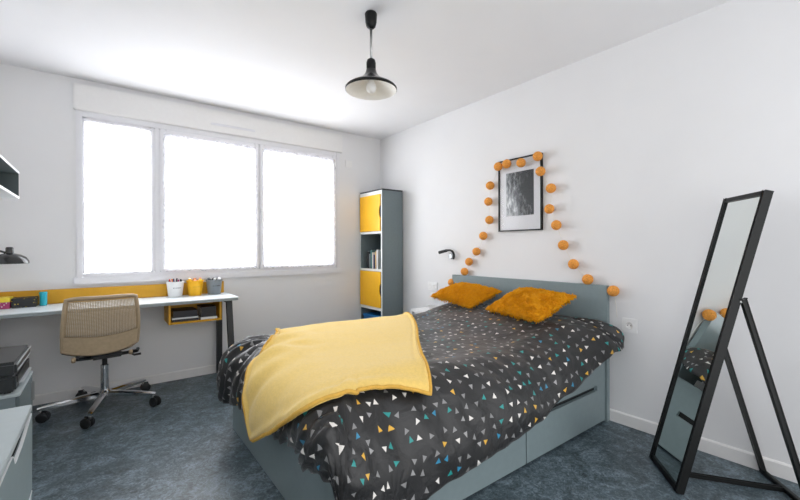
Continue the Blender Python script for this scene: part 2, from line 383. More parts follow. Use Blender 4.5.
bt = thing('bedside_table', (-.145, -1.075, 0), 'white bedside table glimpsed behind the bed, between bookcase and headboard', 'table')
MB().prism(rounded(-.285, -.035, -1.225, -.925, .03), 2, .535, .555).build('tabletop', M['white'], bt)
for sx in (-.265, -.06):
    for sy in (-1.205, -.945): MB().beam((sx, sy, .535), (sx, sy, 0), .026, .026, (0, 1, 0)).build('leg', M['white'], bt)
dsh = thing('dish', (-.14, -1.11, .555), 'small white dish on the white bedside table', 'dish')
MB().lathe([(0, 0), (.028, 0), (.032, .004), (.055, .035), (.052, .036), (.03, .008), (0, .007)], (-.14, -1.11, .5555), 28).build('dish_body', M['white'], dsh, True)
MB().lathe([(.0515, .035), (.0545, .0345), (.0555, .037), (.053, .039), (.051, .037)], (-.14, -1.11, .5555), 28).build('dish_rim', M['trim'], dsh, True)

# ------------------------------------------------------------------ bookcase in the corner
bx0, bx1, by0, by1 = -.297, -.014, -.466, -.018
bk = thing('bookcase', (-.155, -.242, 0), 'tall narrow grey bookcase with yellow doors in the corner right of the window', 'bookcase')
c = MB(); 
c.box(bx0, bx1, by0, by0+.016, 0, 1.80, bevel=.001).box(bx0, bx1, by1-.016, by1, 0, 1.80, bevel=.001)
c.box(bx1-.008, bx1, by0+.016, by1-.016, .04, 1.80)
c.build('carcass', M['case'], bk)
MB().box(bx0-.004, bx1, by0-.004, by1+.004, 1.80, 1.816, bevel=.002).build('top_panel', M['leg'], bk)
for z in (.045, .487, .914, 1.338, 1.772): MB().box(bx0+.003, bx1-.008, by0+.016, by1-.016, z-.011, z+.011).build('shelf', M['case_in'], bk)
e = MB()
e.box(bx0-.002, bx0, by0, by0+.02, 0, 1.80).box(bx0-.002, bx0, by1-.008, by1, 0, 1.80)
for z0, z1 in ((1.76, 1.80), (1.325, 1.352), (.905, .932), (.472, .506)): e.box(bx0-.002, bx0+.003, by0+.02, by1-.008, z0, z1)
e.build('white_edging', M['edge'], bk)
for z0, z1, zh in ((1.354, 1.758, 1.566), (.508, .903, .705)):
    # door with a half-round grip cut into its free edge
    ya, yb = by0+.022, by1-.010
    out = [(yb, z0), (yb, z1), (ya, z1)]
    for k in range(13):
        a = R(90-180*k/12); out.append((ya+.022*math.cos(a), zh+.065*math.sin(a)))
    out += [(ya, z0)]
    d = MB().prism(out, 0, bx0-.014, bx0-.003).build('door', M['yel'], bk)
    MB().box(bx0-.004, bx0-.001, ya-.003, ya+.028, zh-.07, zh+.07).build('grip_shade_sheet', M['slot_shade'], d)  # dark sheet behind the cut-out, painted as the shade in the grip
for i, (y, t, hh, dd, mk, lab) in enumerate([(-.135, .030, .20, .17, 'dark', 'black book, tallest at the left in the bookcase'), (-.17, .022, .17, .15, 'mid', 'grey book second from the left in the bookcase'),
        (-.203, .026, .215, .16, 'teal', 'dull teal book in the middle of the bookcase'), (-.232, .018, .19, .15, 'paper', 'pale cream book right of the teal one in the bookcase'),
        (-.262, .026, .165, .16, 'navy', 'short dark blue book in the bookcase row'), (-.292, .018, .20, .14, 'tan', 'tan book near the right in the bookcase'), (-.325, .024, .22, .15, 'edge', 'white book at the right end of the bookcase row')]):
    zb = .926; b = thing('book', (-.18, y, zb), lab, 'book', 'books in the open bookcase niche')
    MB().box(-.27, -.27+dd, y-t/2, y+t/2, zb, zb+hh, bevel=.002).build('cover', M[mk], b)
    MB().box(-.266, -.268+dd+.003, y-t/2+.003, y+t/2-.003, zb+.003, zb+hh+.0012).build('pages', M['paper'], b)
bb = thing('storage_box', (-.16, -.24, .056), 'blue plastic storage box at the bottom of the bookcase', 'box')
MB().box(-.288, -.05, -.42, -.06, .057, .375, bevel=.008).build('box_body', M['blue'], bb)
MB().box(-.293, -.045, -.425, -.055, .375, .402, bevel=.006).build('lid', M['blue'], bb)

# ------------------------------------------------------------------ desk
dk = thing('desk', (-2.6, -.25, 0), 'long wall desk with pale top, mustard backboard and black legs below the window', 'desk')
DZ = .75
MB().prism(rounded(-3.40, -1.795, -.49, -.018, .02), 2, DZ-.006, DZ).build('desktop', M['desk'], dk)
MB().prism(rounded(-3.398, -1.797, -.488, -.020, .02), 2, DZ-.026, DZ-.006).build('desktop_edge', M['deskedge'], dk)
MB().box(-3.40, -1.812, -.036, -.018, DZ, .857, bevel=.002).build('backboard', M['yel2'], dk)
for x in (-1.855, -3.33):
    l = MB(); l.beam((x, -.042, DZ-.026), (x, -.036, 0), .038, .036, (0, 1, 0)); l.build('rear_leg', M['leg'], dk)
    l = MB(); l.beam((x+.005, -.37, DZ-.026), (x+.005, -.505, 0), .038, .038, (0, 1, 0)); l.build('front_leg', M['leg'], dk)
    l = MB(); l.box(x-.015, x+.02, -.38, -.03, DZ-.056, DZ-.0265); l.build('leg_rail', M['leg'], dk)
cu = MB(); t = .016; X0, X1, Y0, Y1, Z0, Z1 = -2.302, -1.905, -.36, -.07, .550, DZ-.0265
cu.box(X0, X0+t, Y0, Y1, Z0, Z1, bevel=.001).box(X1-t, X1, Y0, Y1, Z0, Z1, bevel=.001).box(X0+t, X1-t, Y0, Y1, Z0, Z0+t).box(X0+t, X1-t, Y1-t, Y1, Z0+t, Z1).box(X0+t, X1-t, Y0+.006, Y1, Z1-.008, Z1)
cu.build('open_cubby', M['yel2'], dk)
def book_flat(x0, x1, y0, y1, z0, z1, mk, label, name='book'):
    b = thing(name, ((x0+x1)/2, (y0+y1)/2, z0), label, 'book', 'books in the yellow cubby under the desk')
    c = MB(); tt = min(.004, (z1-z0)*.2)
    c.box(x0, x1, y0, y1, z0, z0+tt).box(x0, x1, y0, y1, z1-tt, z1).box(x0, x1, y0, y0+tt, z0+tt, z1-tt); c.build('cover', M[mk], b)
    MB().box(x0+.003, x1-.003, y0+tt, y1-.003, z0+tt, z1-tt).build('pages', M['paper' if mk != 'mid' else 'white'], b)
zb = Z0+t+.0005
book_flat(-2.27, -2.08, -.34, -.11, zb, zb+.020, 'dark', 'black book at the bottom left of the yellow cubby')
book_flat(-2.275, -2.085, -.345, -.10, zb+.0205, zb+.032, 'edge', 'thin white book between black ones in the yellow cubby')
book_flat(-2.265, -2.09, -.335, -.11, zb+.0325, zb+.085, 'dark', 'thick black book on top of the left pile in the yellow cubby')
book_flat(-2.065, -1.94, -.35, -.13, zb, zb+.018, 'edge', 'white booklet at the bottom right of the yellow cubby')
book_flat(-2.06, -1.945, -.335, -.13, zb+.0185, zb+.10, 'dark', 'black block-like book on the right pile in the yellow cubby')

# pots and pens
def pot(x, mk, label, accent):
    y = -.115; p = thing('pen_pot', (x, y, DZ), label, 'pot', 'pots on the desk')
    MB().lathe([(0, 0), (.050, 0), (.053, .004), (.066, .122), (.070, .124), (.070, .132), (.064, .132), (.062, .124), (.050, .006), (0, .006)], (x, y, DZ), 36).build('pot_body', M[mk], p, 40)
    # a short line of tiny lettering round the front
    s = MB(); wds = [.008, .004, .007, .005, .009, .004, .006]; a = R(252)
    for k, wd in enumerate(wds):
        rr = .0622; aa = a+k*R(8.5)
        T_ = Matrix.Translation((x+rr*math.cos(aa), y+rr*math.sin(aa), DZ+.078)) @ Matrix.Rotation(aa-R(90), 4, 'Z')
        s.box(-wd/2, wd/2, -.001, .0012, -.003, .003, mat=T_)
    s.build('lettering', M[accent], p)
pot(-2.223, 'white', 'white tapered pot of pens, left of the three pots on the desk', 'mid')
pot(-2.070, 'yel_pot', 'yellow tapered pot in the middle of the three pots on the desk', 'yel2')
pot(-1.913, 'grey_pot', 'grey tapered pot at the right end of the desk', 'dark')
def pen(px, i, n, mk, ck, ln, label, group, r=.0055):
    a = 2*math.pi*i/n+.4; x0, y0 = px+.018*math.cos(a), -.115+.018*math.sin(a); x1, y1 = px+.050*math.cos(a), -.115+.050*math.sin(a)
    A = Vector((x0, y0, DZ+.012)); B = Vector((x1, y1, DZ+ln-.010)); p = thing('pen', A, label, 'pen', group); mid = A.lerp(B, .72)
    MB().tube([A, mid], r, 10).build('barrel', M[mk], p, 40)
    MB().tube([mid, A.lerp(B, .97), B], [r*1.12, r*1.12, r*.7], 10).build('cap', M[ck], p, 40)
pens = [('white', 'dark', .158, 'white pen with black cap in the white pot, at the back'), ('dark', 'dark', .165, 'all-black pen in the white pot'), ('oran', 'oran', .160, 'orange felt pen in the white pot'),
        ('white', 'green', .152, 'white pen with green cap in the white pot'), ('white', 'red', .163, 'white pen with red cap in the white pot'), ('navy', 'navy', .168, 'dark blue pen in the white pot'), ('magenta', 'magenta', .158, 'magenta pen in the white pot'), ('lemon', 'dark', .150, 'yellow pen with black cap in the white pot')]
for i, (a, b, l, lab) in enumerate(pens): pen(-2.223, i, len(pens), a, b, l, lab, 'pens in the white pot')
pens = [('pink', 'pink', .165, 'thick pale pink chalk marker in the yellow pot'), ('oran', 'oran', .158, 'thick orange chalk marker in the yellow pot'), ('white', 'white', .162, 'thick white chalk marker in the yellow pot'), ('yel_pot', 'yel_pot', .160, 'thick yellow chalk marker in the yellow pot'), ('red', 'pink', .150, 'thick red marker with pink cap in the yellow pot'), ('lemon', 'lemon', .154, 'thick lemon marker in the yellow pot')]
for i, (a, b, l, lab) in enumerate(pens): pen(-2.070, i, len(pens), a, b, l, lab, 'markers in the yellow pot', .011)
pens = [('white', 'white', .158, 'plain white marker in the grey pot'), ('dark', 'dark', .156, 'plain black marker in the grey pot'), ('white', 'mid', .160, 'white marker with grey cap in the grey pot'), ('mid', 'dark', .152, 'grey marker with black cap in the grey pot'), ('mid', 'white', .158, 'grey marker with white cap in the grey pot'), ('dark', 'white', .154, 'black marker with white cap in the grey pot')]
for i, (a, b, l, lab) in enumerate(pens): pen(-1.913, i, len(pens), a, b, l, lab, 'markers in the grey pot', .011)
# left end of the desk
bxo = thing('pencil_box', (-3.16, -.115, DZ), 'long low black box flecked with yellow lying on the desk beside the cyan cup', 'box')
MB().box(-3.228, -3.096, -.17, -.06, DZ, DZ+.068, bevel=.004).build('box_body', M['flecked'], bxo)
cb = thing('card_box', (-3.29, -.12, DZ), 'small pink and yellow carton at the far left of the desk', 'box')
MB().box(-3.345, -3.233, -.18, -.06, DZ, DZ+.046, bevel=.002).build('carton', M['magenta'], cb)
MB().box(-3.347, -3.231, -.182, -.058, DZ+.046, DZ+.076, bevel=.002).build('lid', M['lemon'], cb)
f = MB()
for k in range(9): f.box(-3.34+.011*k, -3.335+.011*k, -.1812, -.1799, DZ+.012+.012*(k % 3), DZ+.02+.012*(k % 3))
f.build('pale_print', M['paper'], cb)
cc = thing('desk_cup', (-3.066, -.115, DZ), 'cyan plastic cup on the desk left of the chair', 'cup')
MB().lathe([(0, 0), (.019, 0), (.021, .003), (.022, .098), (.0195, .1), (.018, .006), (0, .006)], (-3.066, -.115, DZ), 24).build('cup_body', M['cyan'], cc, 40)
MB().lathe([(.0222, .085), (.0235, .087), (.0235, .094), (.0222, .096)], (-3.066, -.115, DZ), 24).build('cup_band', M['cyan'], cc, True)
# desk lamp
lx, ly = -3.222, -.26
lp = thing('desk_lamp', (-3.335, -.30, DZ), 'black desk lamp with domed shade over the left of the desk', 'lamp')
MB().lathe([(0, 0), (.07, 0), (.072, .006), (.066, .014), (.014, .02), (.012, .03), (0, .03)], (-3.335, -.30, DZ), 32).build('lamp_base', M['blackg'], lp, 40)
MB().tube(bez([(-3.335, -.30, DZ+.02), (-3.345, -.30, .95), (-3.36, -.29, 1.19), (-3.30, -.27, 1.17), (lx-.012, ly, 1.135)], 20), .007, 10).build('lamp_arm', M['blackg'], lp, True)
prof = [(.098, 1.064), (.100, 1.066), (.097, 1.085), (.084, 1.108), (.058, 1.125), (.030, 1.133), (.021, 1.136), (.020, 1.170), (.016, 1.177), (0, 1.177)]
MB().lathe(prof, (lx, ly, 0), 36).build('lamp_shade', M['blackg'], lp, 50)
MB().lathe([(.0975, 1.064), (.093, 1.085), (.080, 1.104), (.05, 1.120), (0, 1.126)], (lx, ly, 0), 36).build('shade_lining', M['lampin'], lp, True)
MB().lathe([(0, 1.070), (.018, 1.075), (.022, 1.09), (.014, 1.112), (0, 1.116)], (lx, ly, 0), 20).build('bulb', M['white'], lp, True)

# ------------------------------------------------------------------ wall shelf on the left wall
ws = thing('wall_shelf', (-3.28, -.95, 1.48), 'open box shelf with white front edges high on the left wall', 'shelf')
sx0, sx1, sy0, sy1, sz0, sz1 = XL, -3.15, -1.46, -.462, 1.487, 1.662
m = MB(); t = .014
m.box(sx0, sx1, sy0, sy1, sz0, sz0+t).box(sx0, sx1, sy0, sy1, sz1-t, sz1).box(sx0, sx1, sy0, sy0+t, sz0+t, sz1-t).box(sx0, sx1, sy1-t, sy1, sz0+t, sz1-t).box(sx0, sx0+.006, sy0+t, sy1-t, sz0+t, sz1-t)
m.build('shelf_box', M['case_in'], ws)
m = MB(); m.box(sx1, sx1+.002, sy0, sy1, sz0, sz0+t).box(sx1, sx1+.002, sy0, sy1, sz1-t, sz1).box(sx1, sx1+.002, sy0, sy0+t*.6, sz0+t, sz1-t).box(sx1, sx1+.002, sy1-t*.6, sy1, sz0+t, sz1-t)
m.box(sx0, sx1+.002, sy0, sy1, sz0-.001, sz0)
m.build('white_edging', M['edge'], ws)

# ------------------------------------------------------------------ cabinet with printer, and chest
cab = thing('side_cabinet', (-3.21, -1.30, 0), 'low grey cabinet under the black printer', 'cabinet')
MB().box(-3.40, -3.036, -1.506, -1.09, .0, .492, bevel=.002).build('carcass', M['case'], cab)
MB().box(-3.40, -3.020, -1.508, -1.088, .492, .506, bevel=.002).build('top_panel', M['chest'], cab)
dd = MB().box(-3.036, -3.022, -1.50, -1.096, .02, .485, bevel=.002).build('door', M['case_in'], cab)  # darker grey than the carcass: the unlit front's shade is in its colour
MB().box(-3.022, -3.010, -1.14, -1.128, .36, .46, bevel=.003).build('handle', M['steel'], dd)
pr = thing('printer', (-3.2, -1.28, .506), 'black printer with silver front trim on the low grey cabinet', 'printer')
px1 = -3.035; py0, py1 = -1.497, -1.075
MB().box(-3.38, px1, py0, py1, .512, .585, bevel=.010).build('printer_body', M['print_grey'], pr)
MB().box(-3.385, px1+.004, py0-.003, py1+.003, .588, .645, bevel=.010).build('scanner_unit', M['print_grey'], pr)
MB().box(-3.375, px1-.005, py0+.006, py1-.006, .645, .649, bevel=.002).build('scanner_lid', M['blackp'], pr)
MB().box(px1+.002, px1+.007, py0+.004, py1-.004, .632, .639, bevel=.001).box(px1+.002, px1+.007, py0+.02, py1-.004, .604, .609, bevel=.001).build('silver_trim', M['silver'], pr)
MB().box(px1-.004, px1+.0015, py0+.04, py1-.04, .545, .578).build('paper_slot', M['black'], pr)
MB().box(px1-.02, px1+.012, py0+.10, py1-.03, .522, .530, bevel=.002).build('paper_tray', M['silver'], pr)
for yy in (py0+.03, py1-.03):
    for xx in (-3.36, px1-.03): MB().box(xx-.012, xx+.012, yy-.012, yy+.012, .506, .513).build('rubber_foot', M['black'], pr)
ch = thing('chest_of_drawers', (-3.14, -2.79, 0), 'pale grey chest of drawers with cut-out handles at the lower left', 'chest')
cx1, cy0, cy1 = -2.886, -3.19, -2.39
MB().box(-3.405, cx1-.015, cy0, cy0+.016, 0, .683).box(-3.405, cx1-.015, cy1-.016, cy1, 0, .683).box(-3.405, -3.395, cy0+.016, cy1-.016, 0, .683).box(-3.395, cx1-.015, cy0+.016, cy1-.016, 0, .016).build('carcass', M['case_in'], ch)
MB().box(-3.405, cx1, cy0, cy1, .684, .702, bevel=.002).build('top_panel', M['chest'], ch)
for k in range(3):
    zt = .677-.2265*k; zb = zt-.2225; y0, y1 = cy0+.002, cy1-.002; cm = -2.565
    out = [(y0, zb), (y1, zb), (y1, zt-.002), (-2.44, zt-.010), (-2.50, zt-.021), (-2.56, zt-.029), (-2.655, zt-.032), (-2.672, zt-.028), (-2.688, zt-.006), (-2.70, zt), (y0, zt)]
    d = MB().prism(out, 0, cx1-.010, cx1).build('drawer', M['sage'], ch)  # darker grey than the top panel, with the front's shade put into the colour
    MB().box(cx1-.36, cx1-.0135, cy0+.02, cy1-.02, zb+.01, zt-.06).build('drawer_box', M['slot_shade'], d)  # near-black block, the shade of the drawer interior given as colour
    e = MB()
    for (a0, b0), (a1, b1) in zip(out[2:], out[3:]): e.beam((cx1-.0035, a0, b0), (cx1-.0035, a1, b1), .0022, .0074, (1, 0, 0), bevel=0)
    e.build('pale_edging', M['edge'], d)

# ------------------------------------------------------------------ office chair
oc = thing('office_chair', (-2.71, -.385, 0), 'beige mesh-backed office chair on chrome castor base at the desk', 'chair')
cx, cy = -2.71, -.385
def back_pt(u, t, off=0):
    """u -1..1 across, t 0..1 bottom..top of the backrest outline"""
    hw = .207*(1-t)+.190*t+.008*math.sin(math.pi*t); rot = R(6)
    zb = .452+.036*abs(u)**2.2+.004*u; ztp = .835-.010*abs(u)**6
    z = zb+(ztp-zb)*t; x = hw*u-.034; y = -.235-.055*(t-.35)*1.0+.055*u*u+off-.02*math.sin(math.pi*t)
    return Vector((cx+x*math.cos(rot)-y*math.sin(rot), cy+x*math.sin(rot)+y*math.cos(rot), z))
band_t = .30
loop = [(-1, .0), (-.6, 0), (-.2, 0), (.2, 0), (.6, 0), (1, 0)]
path = [back_pt(-1+2*k/16, 0) for k in range(17)]+[back_pt(1, k/12) for k in range(1, 12)]+[back_pt(1-2*k/16, 1) for k in range(17)]+[back_pt(-1, 1-k/12) for k in range(1, 12)]
fm = MB(); path2 = path+[path[0], path[1]]
fm.tube(path2, .0135, 10, cap=False); fm.build('back_frame', M['beigep'], oc, True)
def solid(name, u0, u1, t0, t1, th, mat, nu=24, nv=10):
    m = MB(); m.grid(lambda a, b: back_pt(u0+(u1-u0)*a, t0+(t1-t0)*b, -th/2), nu, nv); m.grid(lambda a, b: back_pt(u0+(u1-u0)*a, t0+(t1-t0)*b, th/2), nu, nv)
    bmesh.ops.remove_doubles(m.bm, verts=m.bm.verts, dist=1e-5); return m.build(name, mat, oc, True)
solid('lumbar_band', -.98, .98, .0, band_t, .024, M['beige'])
g = MB()
for k in range(45):
    u = -.97+1.94*k/44; g.tube([back_pt(u, band_t+(1-band_t)*j/8) for j in range(9)], .0030, 4)
for k in range(30):
    t_ = band_t+(1-band_t)*(k+.5)/30; g.tube([back_pt(-.97+1.94*j/10, t_) for j in range(11)], .0028, 4)
g.build('mesh_panel', M['beige'], oc, True)
m = MB(); m.tube([back_pt(-1+2*k/16, 0, .012)-Vector((0, 0, .012)) for k in range(17)], .009, 8); m.build('back_bracket', M['blackp'], oc, True)
def rotc(x, y, z): a = R(6); return Vector((cx+x*math.cos(a)-y*math.sin(a), cy+x*math.sin(a)+y*math.cos(a), z))
def seat_f(top):
    def f(u, v):
        a = -1+2*u; b = -1+2*v; k = (abs(a)**4+abs(b)**4)**.25
        s_ = max(abs(a), abs(b))/k if k > 1e-6 else 1
        x = .200*a*s_-.02; y = .02+.225*b*s_; e = max(abs(a), abs(b))
        return rotc(x, y, (.462+.028*(1-e**4)) if top else (.462-.038*(1-e**6)))
    return f
m = MB(); m.grid(seat_f(True), 20, 20); m.grid(seat_f(False), 20, 20); bmesh.ops.remove_doubles(m.bm, verts=m.bm.verts, dist=1e-5); m.build('seat', M['beige'], oc, True)
m = MB(); m.box(-.09, .09, -.16, .10, .392, .424, bevel=.01, mat=Matrix.Translation((cx, cy, 0)) @ Matrix.Rotation(R(6), 4, 'Z'))
for sx in (-.17, .165): m.tube([rotc(sx*.5, -.12, .405), rotc(sx, -.215, .43), rotc(sx, -.235, .448)], .012, 8)
m.build('tilt_mechanism', M['blackp'], oc, 40)
for sx in (-.19, .12): MB().tube([rotc(sx, -.262, .447), rotc(sx, -.250, .425)], .012, 10).build('arm_mount', M['beigep'], oc, True)
MB().tube([rotc(.08, -.05, .405), rotc(.135, -.14, .402), rotc(.15, -.20, .400), rotc(.19, -.205, .402)], [.006, .006, .007, .009], 8).build('lever', M['blackp'], oc, True)
MB().tube([(cx, cy, .32), (cx, cy, .40)], .016, 16).build('piston', M['blackp'], oc, 40)
MB().lathe([(0, .10), (.026, .10), (.026, .318), (.020, .322), (0, .322)], (cx, cy, 0), 24).build('gas_column', M['chrome'], oc, 40)
MB().lathe([(0, .082), (.036, .085), (.042, .10), (.042, .125), (.030, .138), (0, .138)], (cx, cy, 0), 24).build('base_hub', M['chrome'], oc, 40)
for ang, ln in ((186, .352), (257, .355), (329, .34), (41, .335), (113, .33)):
    a = R(ang); d = Vector((math.cos(a), math.sin(a), 0)); c0 = Vector((cx, cy, 0)); sd = Vector((-d.y, d.x, 0)); m = MB()
    secs = [(.02, .026, .108, .038), (.12, .023, .106, .034), (.24, .019, .099, .028), (ln-.01, .0155, .092, .021), (ln+.012, .012, .090, .016)]
    rings = []
    for r_, hw, zc, hh in secs:
        p = c0+d*r_
        rings.append([m.bm.verts.new(p+sd*sx*hw*q+Vector((0, 0, zc+sz*hh/2))) for sx, sz, q in ((-1, -1, 1), (1, -1, 1), (1, .4, 1), (.55, 1, 1), (-.55, 1, 1), (-1, .4, 1))])
    for r0, r1 in zip(rings, rings[1:]):
        for k in range(6): m.bm.faces.new((r0[k], r0[(k+1) % 6], r1[(k+1) % 6], r1[k]))
    m.bm.faces.new(rings[0]); m.bm.faces.new(rings[-1])
    arm = m.build('base_arm', M['chrome'], oc, 30)
    e = c0+d*(ln-.005); tr_ = R(ang*2.3); wd = Vector((math.cos(tr_), math.sin(tr_), 0)); wc = e+Vector((wd.y, -wd.x, 0))*.016
    k_ = MB(); Tm = Matrix.Rotation(R(90), 4, 'Y'); Tw = Matrix.Rotation(tr_, 4, 'Z') @ Tm
    for s_ in (-1, 1):
        k_.lathe([(0, -.011), (.024, -.011), (.0335, -.006), (.0335, .006), (.024, .011), (0, .011)], wc+wd*s_*.0155+Vector((0, 0, .0335)), 24, Tw)
    k_.box(-.005, .005, -.02, .02, -.01, .03, bevel=.003, mat=Matrix.Translation(wc+Vector((0, 0, .045))) @ Matrix.Rotation(tr_, 4, 'Z'))
    cs = k_.build('castor', M['blackp'], arm, 40)
    k2 = MB().tube([e+Vector((0, 0, .055)), e+Vector((0, 0, .088))], .008, 10).build('castor_stem', M['steel'], arm, True)

# ------------------------------------------------------------------ pendant lamp
plx, ply = -1.501, -2.102
pd = thing('pendant_lamp', (plx, ply, H), 'black pendant lamp with wide shallow shade hanging from the ceiling', 'lamp')
MB().lathe([(0, 2.408), (.014, 2.410), (.026, 2.422), (.032, 2.445), (.035, 2.492), (.031, 2.4995), (0, 2.4995)], (plx, ply, 0), 32).build('ceiling_rose', M['black'], pd, True)
MB().tube([(plx, ply, 2.235), (plx, ply, 2.41)], .0075, 12).build('cord', M['steel'], pd, True)
MB().lathe([(.020, 2.160), (.026, 2.168), (.027, 2.215), (.022, 2.232), (.010, 2.240), (0, 2.240)], (plx, ply, 0), 32).build('lamp_neck', M['black'], pd, True)
MB().lathe([(.142, 2.072), (.128, 2.086), (.095, 2.104), (.062, 2.122), (.042, 2.142), (.032, 2.160), (.028, 2.176)], (plx, ply, 0), 48).build('lamp_shade', M['blackg'], pd, True)
MB().lathe([(.1445, 2.058), (.147, 2.060), (.147, 2.070), (.142, 2.076), (.140, 2.070), (.1440, 2.061)], (plx, ply, 0), 48).build('shade_rim', M['black'], pd, 40)
MB().lathe([(.1445, 2.058), (.137, 2.071), (.12, 2.084), (.09, 2.099), (.058, 2.117), (.036, 2.140), (.02, 2.158), (0, 2.160)], (plx, ply, 0), 48).build('shade_lining', M['lampin'], pd, True)
bu = MB().lathe([(0, 2.043), (.014, 2.046), (.026, 2.058), (.030, 2.075), (.026, 2.092), (.016, 2.108), (.013, 2.130), (0, 2.130)], (plx, ply, 0), 24).build('bulb', M['white'], pd, True)

# ------------------------------------------------------------------ picture, garland, reading lamp on the right wall
pf = thing('picture_frame', (-.01, -2.025, 1.30), 'black-framed greyscale photograph with white mount on the wall above the bed', 'picture')
fy0, fy1, fz0, fz1, ft = -2.232, -1.819, 1.299, 1.898, .010
m = MB(); m.box(-.024, 0, fy0, fy0+ft, fz0, fz1).box(-.024, 0, fy1-ft, fy1, fz0, fz1).box(-.024, 0, fy0+ft, fy1-ft, fz0, fz0+ft).box(-.024, 0, fy0+ft, fy1-ft, fz1-ft, fz1); m.build('frame', M['black'], pf)
MB().box(-.012, -.008, fy0+ft, fy1-ft, fz0+ft, fz1-ft).build('mount', M['mat'], pf)
pho = MB().box(-.0135, -.012, -2.158, -1.893, 1.425, 1.785).build('print', M['photo'], None)
pho.parent = pf; pho.location = pho.location-pf.location
MB().box(-.0175, -.016, fy0+ft, fy1-ft, fz0+ft, fz1-ft).build('glass', M['glass'], pf)

balls = [(-1.273, 0.83), (-1.442, 0.942), (-1.498, 1.035), (-1.588, 1.129), (-1.668, 1.268), (-1.737, 1.405), (-1.727, 1.566), (-1.746, 1.703), (-1.85, 1.848), (-1.937, 1.856), (-2.076, 1.84), (-2.226, 1.863), (-2.249, 1.744), (-2.324, 1.607), (-2.31, 1.453), (-2.367, 1.329), (-2.421, 1.18), (-2.498, 1.043), (-2.601, 0.94), (-2.771, 0.874)]
gl = thing('ball_garland', (-.04, -2.025, .85), 'garland of orange cotton balls draped round the picture and behind the headboard', 'garland')
pts = []
for i, (y, z) in enumerate(balls):
    xx = -.062 if 8 <= i <= 12 else -.042
    pts.append(Vector((xx, y, z)))
cp = [Vector((-.03, -1.22, .70))]+pts+[Vector((-.03, -2.79, .70))]
sm = []
for a, b in zip(cp, cp[1:]):
    for k in range(5):
        q = a.lerp(b, k/5); q.z -= .02*math.sin(math.pi*k/5)*abs((b-a).normalized().y); q.x += .012*math.sin(math.pi*k/5); sm.append(q)
sm.append(cp[-1])
MB().tube(sm, .0018, 6).build('cord', M['cord'], gl, True)
b0 = None
for i, p in enumerate(pts):
    if b0 is None:
        t = bmesh.new(); bmesh.ops.create_icosphere(t, subdivisions=4, radius=.0365)
        for v_ in t.verts: v_.co *= 1+.03*noise.noise(v_.co*60)
        m = MB(); m.merge(t); b0 = m.build('cotton_ball', M['orange'], None, True); b = b0
    else:
        b = b0.copy(); COL.objects.link(b)
    b.parent = gl; b.location = p-gl.location-Vector((0, 0, 0)); b.rotation_euler = (i*1.3, i*.7, i*2.1)
for v_ in b0.data.vertices: pass
zoff = min(v_.co.z for v_ in b0.data.vertices); 
for v_ in b0.data.vertices: v_.co.z -= .0365+zoff   # origin at the ball's middle
rl = thing('reading_lamp', (0, -1.205, 1.083), 'small black bent reading spot on the wall left of the garland', 'lamp')
MB().lathe([(0, .022), (.024, .022), (.030, .016), (.032, 0)], (0, -1.235, 1.085), 28, T).build('wall_mount', M['silver'], rl, 40)
MB().tube(bez([(-.018, -1.275, 1.062), (-.035, -1.310, 1.068), (-.045, -1.315, 1.140), (-.05, -1.270, 1.145), (-.055, -1.235, 1.140)], 16), .0105, 12).build('flexible_arm', M['blackp'], rl, True)
MB().tube([(-.055, -1.235, 1.140), (-.06, -1.215, 1.136), (-.075, -1.135, 1.118)], [.0105, .0145, .0155], 16).build('lamp_head', M['blackp'], rl, 40)

# ------------------------------------------------------------------ bed
bd = thing('bed', (-1.05, -2.015, 0), 'double bed with grey headboard and drawers in its base', 'bed')
BY0, BY1, BX0 = -2.722, -1.30, -2.052
MB().box(-.052, -.014, -2.735, -1.289, 0, .907, bevel=.002).build('headboard', M['sage'], bd)
MB().box(BX0, BX0+.022, BY0+.002, BY1, .0, .40, bevel=.002).build('footboard', M['sage'], bd)
MB().box(BX0+.022, -.052, BY1-.02, BY1, .0, .40, bevel=.002).build('side_panel', M['sage'], bd)
MB().box(BX0+.022, -.052, BY0+.03, BY1-.02, .34, .38).build('bed_base', M['case_in'], bd)
MB().box(-1.88, -.056, -2.52, -1.45, .38, .50, bevel=.03).build('mattress', M['white'], bd)
MB().box(BX0+.03, -.06, BY0+.024, BY0+.03, .01, .39).build('drawer_shade_backing', M['slot_shade'], bd)  # dark sheet behind the fronts, coloured as the shade seen through the slots
for x0, x1, g0, g1, z1 in ((-.927, -.056, -.70, -.16, .44), (BX0+.001, -.936, -1.75, -1.20, .39)):
    d = MB(); z0, s0, s1 = .012, .228, .260; y0, y1 = BY0, BY0+.022
    d.box(x0, x1, y0, y1, z0, s0).box(x0, x1, y0, y1, s1, z1).box(x0, g0, y0, y1, s0, s1).box(g1, x1, y0, y1, s0, s1)
    d.build('drawer', M['sage'], bd)

#DUVET-BEGIN
PX0, PX1, QY0, QY1 = -1.80, -.20, -2.45, -1.56     # inner rectangle of the bed top
def lerp(a, b, t): return a+(b-a)*t
def table(x, tb):
    if x <= tb[0][0]: return tb[0][1]
    for (a, va), (b, vb) in zip(tb, tb[1:]):
        if x <= b: return lerp(va, vb, (x-a)/(b-a))
    return tb[-1][1]
def sst(a, b, x):
    t = max(0, min(1, (x-a)/(b-a))); return t*t*(3-2*t)
def ztop(p, q):
    z = .572+.125*sst(-.85, -.12, p)
    z += .014*math.sin((p+1.9)*2.2)+.010*math.sin(q*5.1+p*2.0)
    z += .012*sst(-1.2, -1.9, p)
    return z
def side_right(x): return (table(x, [(-1.8, .345), (-1.0, .345), (-.5, .36), (-.2, .395)]), table(x, [(-1.8, .150), (-1.5, .185), (-1.0, .245), (-.7, .315), (-.3, .465), (-.2, .515)]))
